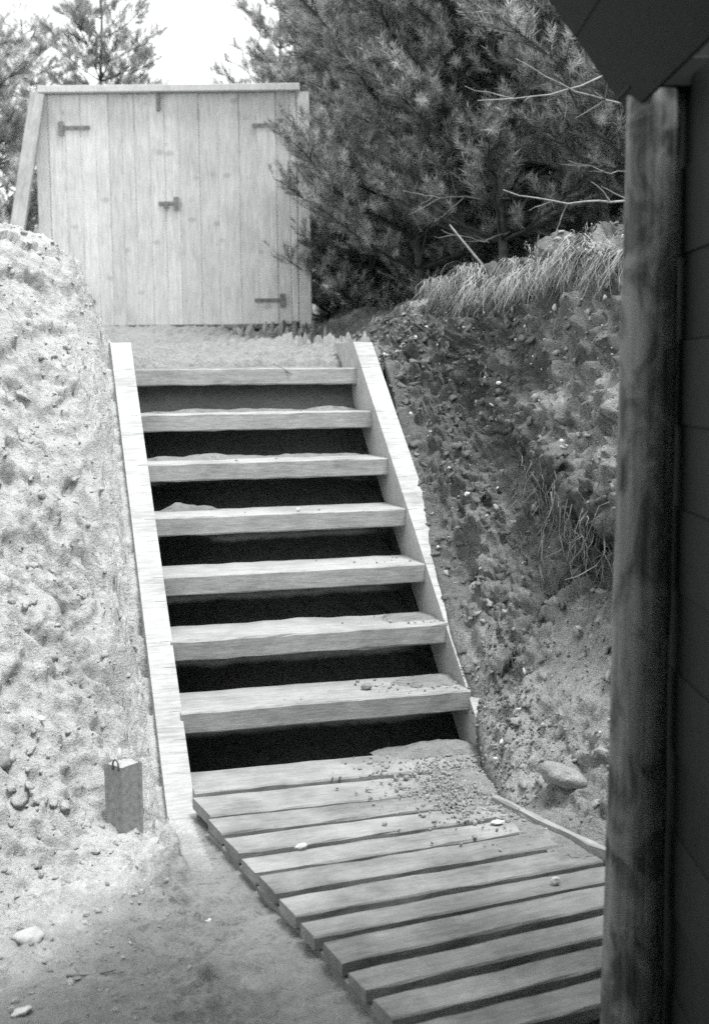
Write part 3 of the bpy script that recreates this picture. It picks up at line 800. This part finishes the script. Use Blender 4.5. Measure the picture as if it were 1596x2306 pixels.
DEADS = {23: [
    ([(1.75, 6.9, 2.75), (1.55, 6.6, 2.62), (1.24, 5.7, 2.47), (.95, 5.5, 2.50), (.71, 5.4, 2.62)], .011),
    ([(1.75, 6.9, 3.05), (1.50, 6.6, 2.90), (1.14, 5.7, 2.62), (.86, 5.5, 2.49), (.56, 5.4, 2.44)], .010),
    ([(1.75, 6.9, 2.35), (1.48, 6.3, 2.15), (1.18, 5.6, 2.06), (.93, 5.5, 2.04), (.66, 5.4, 2.08)], .012),
    ([(1.75, 6.9, 2.20), (1.4, 6.2, 2.26), (1.22, 6.05, 2.26), (1.05, 6.0, 2.29)], .006),
    ([(1.55, 6.6, 2.60), (1.36, 6.3, 2.66), (1.22, 6.15, 2.72)], .006)],
 22: [([(.95, 7.6, 2.35), (.75, 7.2, 2.28), (.52, 7.0, 2.24), (.30, 6.9, 2.28)], .008),
      ([(.95, 7.6, 2.15), (.72, 7.0, 2.06), (.48, 6.8, 2.10)], .007)]}
for (x, y, H, R, sd, low, dn, lab) in specs:
    nt_count += pine('pine_tree', lab, x, y, max(gz(x, y), 1.75), H, R, sd, low, dn, trunk_r=.030, zmax=5.2, needle=(40, .056, .006), whorl=.20, group=G, dead=DEADS.get(sd, ()))
for (x, y, z, H, R, sd, low, dn, lab, sk) in (
    (-2.55, 13.0, 1.9, 3.6, 1.0, 31, .3, .8, 'airy pine with a thin straight stem rising above the left half of the gate', .25),
    (-3.35, 11.2, 1.9, 2.55, .95, 32, .05, .9, 'bushy pine at the left edge beside the leaning brace', .05),
    (-3.7, 14.5, 1.9, 3.4, 1.1, 33, .1, .75, 'pine behind the left edge pine', .1),
    (-.75, 13.2, 1.9, 3.6, .85, 34, .2, .7, 'slim pine showing above the right half of the gate', .1)):
    nt_count += pine('pine_tree', lab, x, y, z, H, R, sd, low, dn, trunk_r=.035, group='pines behind the gate', skip=sk, needle=(34, .085, .0055))

# ------------------------------------------------------------------ small growth and litter
def bank_pick(n, r, t0, t1, v0, v1_):
    """random points on the earth bank sheet: rows by t, columns by profile index"""
    it = np.searchsorted(tt, r.uniform(t0, t1, n)).clip(0, nt_ - 1); iv = r.integers(v0, v1_, n)
    return BANK_P[it, iv], BANK_N[it, iv]

# grass hanging over the turf edge
r = np.random.default_rng(5); acc = Acc()
clumps = []
for (tc, ln, n) in ((.15, .25, 9), (.45, .28, 11), (.80, .22, 7), (1.05, .26, 10), (1.34, .22, 8), (1.52, .22, 5), (1.80, .20, 7), (2.15, .17, 5), (2.45, .15, 6), (2.95, .12, 5), (-.15, .32, 8), (-.5, .30, 8)):
    ivc = int(r.integers(-20, -2)); aim = r.normal(0, .35)
    for _ in range(n): clumps.append((tc + r.normal(0, .04), ln * r.uniform(.5, 1.1), ivc + int(r.integers(-9, 9)), aim + r.normal(0, .25)))
for _ in range(60): clumps.append((r.uniform(-.8, 3.2), r.uniform(.05, .11), int(r.integers(-22, 25)), r.normal(0, 1)))
for (tc, ln, ivo, aim) in clumps:
    it = int(np.searchsorted(tt, tc)); iv = NV - 1 + ivo; base = BANK_P[min(it, nt_ - 1), min(iv, nv_ - 1)]
    nb = int(r.integers(90, 150)) if ln > .11 else 40
    bp = base + np.stack([r.normal(0, .030, nb), r.normal(0, .035, nb), r.normal(-.004, .008, nb)], -1)
    az = math.atan2(-WX[1], -WX[0]) + aim + r.normal(0, .8, nb)
    out = np.stack([np.cos(az), np.sin(az), np.zeros(nb)], -1)
    L = ln * r.uniform(.45, 1.15, nb); lift = r.uniform(.15, .75, nb); m = 6; q = np.linspace(0, 1, m)
    pts = bp[:, None] + out[:, None] * (L[:, None] * (.62 * q - .12 * q ** 2))[..., None]
    pts[..., :2] += np.cumsum(r.normal(0, .09, (nb, m, 2)), 1) * L[:, None, None] * q[None, :, None]
    pts[..., 2] += L[:, None] * (lift[:, None] * q - (.75 + .45 * lift[:, None]) * q ** 2)
    wv = np.cross(out, np.array([0, 0, 1.]))[:, None] * (.0021 * (1 - .85 * q))[None, :, None]
    Vb = np.stack([pts - wv, pts + wv], 2).reshape(-1, 3)
    o = (np.arange(nb) * m * 2)[:, None] + (np.arange(m - 1) * 2)[None, :]
    acc.add(Vb, np.stack([o, o + 1, o + 3, o + 2], -1).reshape(-1, 4))
link('grass', acc.mesh('grass'), M_GRASS, kind='stuff', label='dry grass tufts hanging over the edge of the earth bank', category='grass')

# roots hanging from the undercut
acc = Acc()
for _ in range(120):
    tc = r.choice([r.normal(-.15, .14), r.normal(-.42, .14), r.normal(.12, .10)]); it = int(np.searchsorted(tt, tc)); iv = int(NV * r.uniform(.49, .58))
    b = BANK_P[it, iv] + np.array([r.normal(0, .01), r.normal(0, .01), 0])
    L = r.uniform(.06, .30); m = 7
    st_ = np.cumsum(r.normal(0, .8, (m, 3)), 0) * L * .13
    pts = b + np.linspace(0, 1, m)[:, None] * np.array([-.10 * L, -.05 * L, -L]) + st_
    acc.add(*tube_np(pts, np.linspace(r.uniform(.0015, .0038), .0008, m), 3))
for _ in range(260):
    p, nn_ = bank_pick(1, r, -.8, 2.2, int(NV * .3), NV - 4); p = p[0]
    L = r.uniform(.04, .14); m = 5
    pts = p + nn_[0] * .008 + np.cumsum(r.normal(0, .3, (m, 3)), 0) * L * .3 + np.linspace(0, 1, m)[:, None] * np.array([0, 0, -L * .5])
    acc.add(*tube_np(pts, np.linspace(.0015, .0006, m), 3))
link('roots', acc.mesh('roots', True), M_ROOT, kind='stuff', label='fine roots trailing from the undercut earth bank', category='roots')

# clods
def clods_mesh(name, pos, nrm, size, r, sink=.25, emb=.2):
    n = len(pos)
    # long axis level along the slope, flattened
    lev = np.cross(nrm, np.array([0, 0, 1.])); lev /= np.linalg.norm(lev, axis=1)[:, None] + 1e-6
    tw = r.normal(0, .5, n)[:, None]; dn = np.cross(nrm, lev)
    ax = lev * np.cos(tw) + dn * np.sin(tw); ay = np.cross(nrm, ax)
    up_ = nrm + r.normal(0, .25, (n, 3)); up_ /= np.linalg.norm(up_, axis=1)[:, None]
    sc = np.stack([size * r.uniform(.9, 2.0, n), size * r.uniform(.6, 1.1, n), size * r.uniform(.35, .8, n)], -1)
    U = ICO2_V; k = len(U)
    nz_ = fbm(np.tile(U * 1.6, (n, 1)) + np.repeat(r.random((n, 3)) * 30, k, 0), 2).reshape(n, k, 1)
    V = U[None] * (1 + .95 * nz_ + r.normal(0, .09, (n, k, 1)))
    V = V * sc[:, None]
    V = V[..., 0:1] * ax[:, None] + V[..., 1:2] * ay[:, None] + V[..., 2:3] * up_[:, None] + (pos + nrm * (size * (emb - sink))[:, None])[:, None]
    Fa = ICO2_F[None] + (np.arange(n) * k)[:, None, None]
    return mesh_np(name, V.reshape(-1, 3), Fa.reshape(-1, 3), smooth=False)
def ground_n(x, y, e=.03):
    hx = (base_height(x + e, y) - base_height(x - e, y)) / (2 * e); hy = (base_height(x, y + e) - base_height(x, y - e)) / (2 * e)
    N_ = np.stack([-hx, -hy, 1 + 0 * hx], -1); return N_ / np.linalg.norm(N_, axis=1)[:, None]
r = np.random.default_rng(77)
n = 9000
gx = r.uniform(-2.3, .1, n); gy = r.uniform(2.1, 6.5, n); s_, t_ = to_st(gx, gy)
dens = .30 + .9 * sstep(-.25, .35, fbm(np.stack([gx * 2.2, gy * 2.2, 0 * gx], -1) + 60, 3))
lowf = t_ + np.maximum(-s_, 0) * .9
ok = (s_ < -.125) & ~((gx > -.60 + (3.5 - gy) * .44) & (gy < 3.72)) & (r.random(n) < dens * np.where(lowf < -.35, .22, 1.0)) & (np.hypot(gx + .69, gy - 3.55) > .08)
gx, gy, s_ = gx[ok], gy[ok], s_[ok]
sz = (.004 + .015 * r.random(len(gx)) ** 4) * np.where(s_ > -.2, .5, 1)
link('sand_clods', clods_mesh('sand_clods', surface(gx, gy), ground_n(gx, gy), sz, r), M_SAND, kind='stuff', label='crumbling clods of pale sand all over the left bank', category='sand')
it = np.searchsorted(tt, r.uniform(-1.7, 2.9, 9000)).clip(0, nt_ - 1); iv = r.integers(6, NV + 6, 9000)
sel = sandy[it, iv] > r.random(9000) * .9
keepc = r.random(9000) < np.where((iv < 45) & (sandy[it, iv] > .5), .15, .5)
for nm, mk, mat, lab in (('earth_clods', ~sel & keepc, M_EARTHCLOD, 'dark crumbling clods of earth in the right bank'), ('sandy_clods', sel & keepc, M_SANDCLOD, 'paler sandy clods in the right bank')):
    a_, b_ = it[mk], iv[mk]
    link(nm, clods_mesh(nm, BANK_P[a_, b_], BANK_N[a_, b_], .004 + .016 * r.random(len(a_)) ** 4, r), mat, kind='stuff', label=lab, category='soil')
# gravel and crumbs
def stones_mesh(name, pos, size, r, flat=.7):
    n = len(pos); Rm = rot_rand(n, r)
    sc = size[:, None] * r.uniform(.55, 1.2, (n, 3)); sc[:, 2] *= flat
    V = ICO_V[None] * (1 + r.normal(0, .16, (n, 12, 1)))
    V = np.einsum('nij,nkj->nki', Rm, V * sc[:, None]) + pos[:, None]
    Fa = ICO_F[None] + (np.arange(n) * 12)[:, None, None]
    return mesh_np(name, V.reshape(-1, 3), Fa.reshape(-1, 3))
r = np.random.default_rng(9)
n = 5200
gx = r.uniform(-2.2, .0, n); gy = r.uniform(2.1, 6.4, n); s_, t_ = to_st(gx, gy)
ok = (s_ < -.12) & ~((gx > -.62 + (3.5 - gy) * .44) & (gy < 3.7)); gx, gy = gx[ok], gy[ok]
pc = surface(gx, gy)
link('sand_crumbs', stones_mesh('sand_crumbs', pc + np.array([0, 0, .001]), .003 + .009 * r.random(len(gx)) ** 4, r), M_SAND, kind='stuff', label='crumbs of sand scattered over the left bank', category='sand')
p1, n1 = bank_pick(4200, r, -1.6, 2.6, 2, NV - 2); p2, n2 = bank_pick(1500, r, -.75, .1, 2, 34)
pos = np.concatenate([p1 + n1 * .003, p2 + n2 * .004]); sz = .002 + .009 * r.random(len(pos)) ** 5
link('gravel', stones_mesh('gravel', pos, sz, r), M_GRAVEL, kind='stuff', label='gravel and crumbs scattered over the right earth bank', category='gravel')
p3, n3 = bank_pick(260, r, -1.4, 2.6, 8, NV - 2)
link('pale_gravel', stones_mesh('pale_gravel', p3 + n3 * .004, .004 + .010 * r.random(260) ** 3, r), M_STONE, kind='stuff', label='scattered pale pebbles in the right earth bank', category='gravel')
# gravel spilled over the right of the walkway and the lowest treads
n = 3600; q = r.normal(size=(n, 2)); sx = .84 + q[:, 0] * .13; tx = -.42 + q[:, 1] * .20
ok = (sx > .40) & (tx < -.05) & (tx > -1.15) & (sx < 1.05); sx, tx = sx[ok], tx[ok]; px_, py_ = from_st(sx, tx)
pos = np.stack([px_, py_, np.full(len(px_), .006)], -1); sz = .0015 + .0085 * r.random(len(pos)) ** 5
pos2, sz2 = [], []
for nn_, cnt, spread_ in ((0, 320, .20), (1, 170, .14), (2, 30, .12), (3, 16, .3), (4, 16, .3), (5, 12, .3)):
    for _ in range(cnt):
        s1 = 1 - abs(r.normal(0, spread_)); t1 = nn_ * RUN + r.uniform(.02, .24)
        if s1 < .02: continue
        x1, y1 = from_st(s1, t1); pos2.append((x1, y1, Z7 + nn_ * RISE + .004)); sz2.append(.0012 + .006 * r.random() ** 5)
pos = np.concatenate([pos, np.array(pos2)]); sz = np.concatenate([sz, np.array(sz2)])
link('spilled_gravel', stones_mesh('spilled_gravel', pos, sz, r), M_SANDCLOD, kind='stuff', label='gravel spilled over the walkway and the right ends of the treads', category='gravel')

# sand heaps drifted on the treads and over the corner of the walkway
def heap(sc, tc, z, rs, rt_, h, seed, acc, n=26):
    u = np.linspace(-1, 1, n); A, B = np.meshgrid(u, u); s1 = sc + A * rs; t1 = tc + B * rt_
    x1, y1 = from_st(s1, t1); pr = np.stack([x1.ravel(), y1.ravel(), 0 * x1.ravel()], -1)
    rr_ = np.sqrt(A ** 2 + B ** 2)
    hh_ = h * np.clip(1 - rr_ ** 2, -.3, 1) + h * .55 * fbm(pr * 14 + seed, 3).reshape(A.shape) * (rr_ < 1.1) + .004 * fbm(pr * 60, 2).reshape(A.shape)
    V = np.stack([x1.ravel(), y1.ravel(), (z + hh_ - .004).ravel()], -1)
    k = np.arange(n - 1); I, J = np.meshgrid(k, k); a = (J * n + I).ravel()
    keep = (rr_[:-1, :-1].ravel() < 1.08)
    acc.add(V, np.stack([a, a + 1, a + n + 1, a + n], -1)[keep])
acc = Acc()
for args in ((.95, .17, Z7 + .0, .17, .10, .014, 1), (.93, .17 + RUN, Z7 + RISE, .15, .10, .013, 2), (.30, 4 * RUN + .23, Z7 + 4 * RISE, .34, .06, .022, 3), (.70, 4 * RUN + .24, Z7 + 4 * RISE, .30, .05, .015, 4),
             (.42, 5 * RUN + .235, Z7 + 5 * RISE, .40, .055, .02, 5), (.85, 5 * RUN + .24, Z7 + 5 * RISE, .18, .05, .02, 6), (.16, 3 * RUN + .25, Z7 + 3 * RISE, .14, .045, .03, 7),
             (.30, 6 * RUN + .20, Z7 + 6 * RISE, .36, .17, .010, 8), (.72, 6 * RUN + .20, Z7 + 6 * RISE, .30, .17, .014, 9), (.5, 6*RUN+.22, Z7+6*RISE, .5, .16, .012, 13),
             (.86, -.03, .0, .22, .11, .032, 10), (.90, -.42, .0, .16, .24, .012, 11), (.93, -.80, .0, .10, .26, .014, 12)):
    heap(*args, acc)
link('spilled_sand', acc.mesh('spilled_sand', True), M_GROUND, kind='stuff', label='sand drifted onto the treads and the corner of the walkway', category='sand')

# single stones
def stone(label, x, y, z, size, mat=M_STONE, seed=0, rz=0, group=None, flat=.6, cat='stone'):
    r = np.random.default_rng(900 + seed)
    V = ICO3_V * (1 + .5 * fbm(ICO3_V * 1.5 + seed * 3.7, 2)[:, None] + .12 * fbm(ICO3_V * 5 + seed, 2)[:, None]); V = V; V = V * np.array([size[0], size[1], size[2]]) * .5
    me = mesh_np('stone', V, ICO3_F, True)
    o = link('stone', me, mat, None, (x, y, z), (r.normal(0, .15), r.normal(0, .15), rz))
    o['label'] = label; o['category'] = cat; o['group'] = group or 'loose stones'
    return o
def on_ground(x, y, dz=.0): return gz(x, y) + dz
for i, (lab, x, y, size, mat) in enumerate((
    ('large pale wedge-shaped stone lying on the sand at the left edge', -.80, 2.87, (.075, .055, .035), M_STONE),
    ('flat pale stone nearest the bottom left corner', -.715, 2.50, (.042, .026, .016), M_STONE),
    ('small round white pebble on the sand left of the tin canister', -.945, 3.62, (.022, .022, .02), M_STONE),
    ('flat grey stone near the bottom edge left of the walkway', -.34, 2.39, (.06, .035, .018), M_STONE2),
    ('small pale pebble low on the trodden sand near the walkway edge', -.37, 2.95, (.02, .015, .012), M_STONE),
    ('dark clod of earth on the sand below the left bank', -.99, 3.42, (.045, .035, .03), M_STONE2))):
    q3 = surface(np.array([x]), np.array([y]))[0]; stone(lab, q3[0], q3[1], q3[2] + size[2] * .28, size, mat, i, i * .7)
def on_bank(t, vi): 
    it = int(np.searchsorted(tt, t)); return BANK_P[it, vi], BANK_N[it, vi]
stone('flat white pebble left of centre on the upper walkway slats', -.158, 3.275, .007, (.034, .022, .014), M_STONE, 11)
stone('round white pebble on the right of the walkway near the log post', .50, 3.02, .009, (.022, .02, .02), M_STONE, 12)
stone('pale flake of stone at the right edge of the walkway', .40, 3.44, .009, (.036, .02, .014), M_STONE, 13)
w_ = W3(.66, .12, Z7 + .012); stone('dark pebble lying on the lowest tread', w_.x, w_.y, w_.z, (.034, .03, .026), M_STONE2, 14)
w_ = W3(.57, 3 * RUN + .05, Z7 + 3 * RISE + .007); stone('tiny white pebble on the edge of the fourth tread from the bottom', w_.x, w_.y, w_.z, (.016, .016, .015), M_STONE, 15)
for i, (lab, t, vi, size, mat) in enumerate((
    ('big sandy boulder at the foot of the right bank beside the walkway', -.78, 20, (.13, .08, .06), M_SANDCLOD),
    ('angular pale stone in the gravel at the right foot of the stairs', -.42, 16, (.055, .04, .03), M_GROUND),
    ('pale oblong stone lodged below the undercut in the right bank', .02, int(NV * .44), (.045, .025, .022), M_STONE),
    ('white stone high on the right bank below the grass', .95, int(NV * .90), (.055, .03, .02), M_STONE),
    ('small white stone halfway down the right bank beside the stringer', .55, int(NV * .22), (.03, .024, .02), M_STONE),
    ('white pebble on top of the bank beside the log post', .40, NV + 2, (.05, .04, .03), M_STONE))):
    p, nn_ = on_bank(t, vi); stone(lab, p[0] + nn_[0] * size[2] * .2, p[1] + nn_[1] * size[2] * .2, p[2] + nn_[2] * size[2] * .2, size, mat, 20 + i, i * 1.1)
stone('white stone at the foot of the right gate post', -.22, 9.35, on_ground(-.22, 9.35, .02), (.14, .08, .07), M_STONE, 31)

# sticks
def stick(label, pts, rd, mat=M_DEAD, name='stick'):
    o = link(name, tube_mesh(name, np.array(pts), np.linspace(rd, rd * .5, len(pts)), 6), mat); o['label'] = label; o['category'] = 'stick'; o['group'] = 'fallen twigs'
w0, w1 = W3(.62, 6 * RUN + .02, Z7 + 6 * RISE + .022), W3(.70, 6 * RUN - .012, Z7 + 6 * RISE - .03)
stick('thin twig hanging over the front of the top tread', [w0, (w0 + w1) / 2 + Vector((0, 0, .004)), w1], .004)
stick('curved dark twig on the trodden sand at bottom left', [(-.66, 2.665, gz(-.66, 2.665) + .004), (-.61, 2.685, gz(-.61, 2.685) + .010), (-.55, 2.68, gz(-.55, 2.68) + .006)], .004, M_STONE2)
p, nn_ = on_bank(.80, int(NV * .50)); stick('short pale broken stick lying on the right bank', [p + nn_ * .01, p + nn_ * .012 + np.array([.05, .02, .012]), p + nn_ * .012 + np.array([.10, .03, .03])], .006, M_STONE)
p, nn_ = on_bank(.76, int(NV * .46)); stick('curved pale twig below the broken stick on the right bank', [p + nn_ * .01 + np.array([-.05, 0, .03]), p + nn_ * .012, p + nn_ * .012 + np.array([.05, .01, -.002])], .004, M_STONE)
p, nn_ = on_bank(1.75, NV + 6); p = p + np.array([0, 0, -.01])
stick('pale straight stick leaning up from the bank edge among the pines', [p, p + np.array([-.10, .06, .13]), p + np.array([-.22, .12, .29])], .008)
p, nn_ = on_bank(.55, NV + 8); p = p + np.array([0.0, 0, -.01])
stick('pale bent stick rising from the bank beside the log post', [p, p + np.array([-.035, .03, .06]), p + np.array([-.055, .05, .13]), p + np.array([-.055, .05, .19])], .008)
p, nn_ = on_bank(1.70, NV + 10); stick('thin upright stem just right of the leaning stick', [p, p + np.array([.01, .03, .10]), p + np.array([.03, .04, .20])], .006, M_BARK)

# ------------------------------------------------------------------ tin canister at the foot of the left bank
CX, CY = -.690, 3.555; cz = gz(-.69, 3.50) - .022
can = thing('tin_canister', 'square dull tin canister with a wire handle standing left of the stair foot', 'canister', (CX, CY, cz), math.radians(52))
half = .0365; Hc = .17 - (cz + .01)
def can_body():
    V, Fa = [], []
    # square section with folded seams at the corners, slightly flared
    sec = []
    for cxs, cys in ((-1, -1), (1, -1), (1, 1), (-1, 1)):
        for ddx, ddy in ((-.0, -.0),):
            sec.append((cxs * half, cys * half))
    ring = []
    for i in range(4):
        p, q_ = np.array(sec[i]), np.array(sec[(i + 1) % 4]); e = (q_ - p) / np.linalg.norm(q_ - p); nrm = np.array([e[1], -e[0]])
        ring += [p + nrm * .0025 + e * -.0025, p + nrm * .0025 + e * .008, p + e * .010, q_ - e * .010, q_ + nrm * .0025 - e * .008]
    n = len(ring)
    for z, sc in ((0, .97), (.05, .985), (.11, 1.0), (Hc, 1.0), (Hc - .006, .93)):
        V += [(p[0] * sc, p[1] * sc, z) for p in ring]
    for k in range(4):
        for i in range(n): Fa.append((k * n + i, k * n + (i + 1) % n, (k + 1) * n + (i + 1) % n, (k + 1) * n + i))
    return mesh_py('body', V, Fa)
link('body', can_body(), M_TIN, can)
lid = []
m = 14; A_ = np.linspace(-1, 1, m)
LX, LY = np.meshgrid(A_, A_); LZ = Hc - .004 + .010 * np.clip(1 - (LX ** 2 + LY ** 2) * .6, 0, 1) + .003 * fbm(np.stack([LX.ravel() * 3, LY.ravel() * 3, 0 * LX.ravel()], -1), 3).reshape(LX.shape)
k = np.arange(m - 1); I, J = np.meshgrid(k, k); a_ = (J * m + I).ravel()
link('lid', mesh_np('lid', np.stack([LX.ravel() * half * .97, LY.ravel() * half * .97, LZ.ravel()], -1), np.stack([a_, a_ + 1, a_ + m + 1, a_ + m], -1), True), M_TINLID, can)
an_ = np.linspace(0, math.pi, 10)
hp = [(-half + .012, -half - .004, Hc - .012)] + [(-half + .012 + .012 * (1 - math.cos(v)), -half - .003, Hc + .004 + .016 * math.sin(v)) for v in an_] + [(-half + .036, -half - .004, Hc - .012)]
link('handle', tube_mesh('handle', [(q[1], q[0], q[2]) for q in hp], .003, 6), M_IRON, can)
link('spout', tube_mesh('spout', [(.006, .020, Hc), (.006, .021, Hc + .02), (.007, .022, Hc + .036)], np.array([.009, .005, .004]), 8), M_STONE, can)

print('tufts', nt_count)
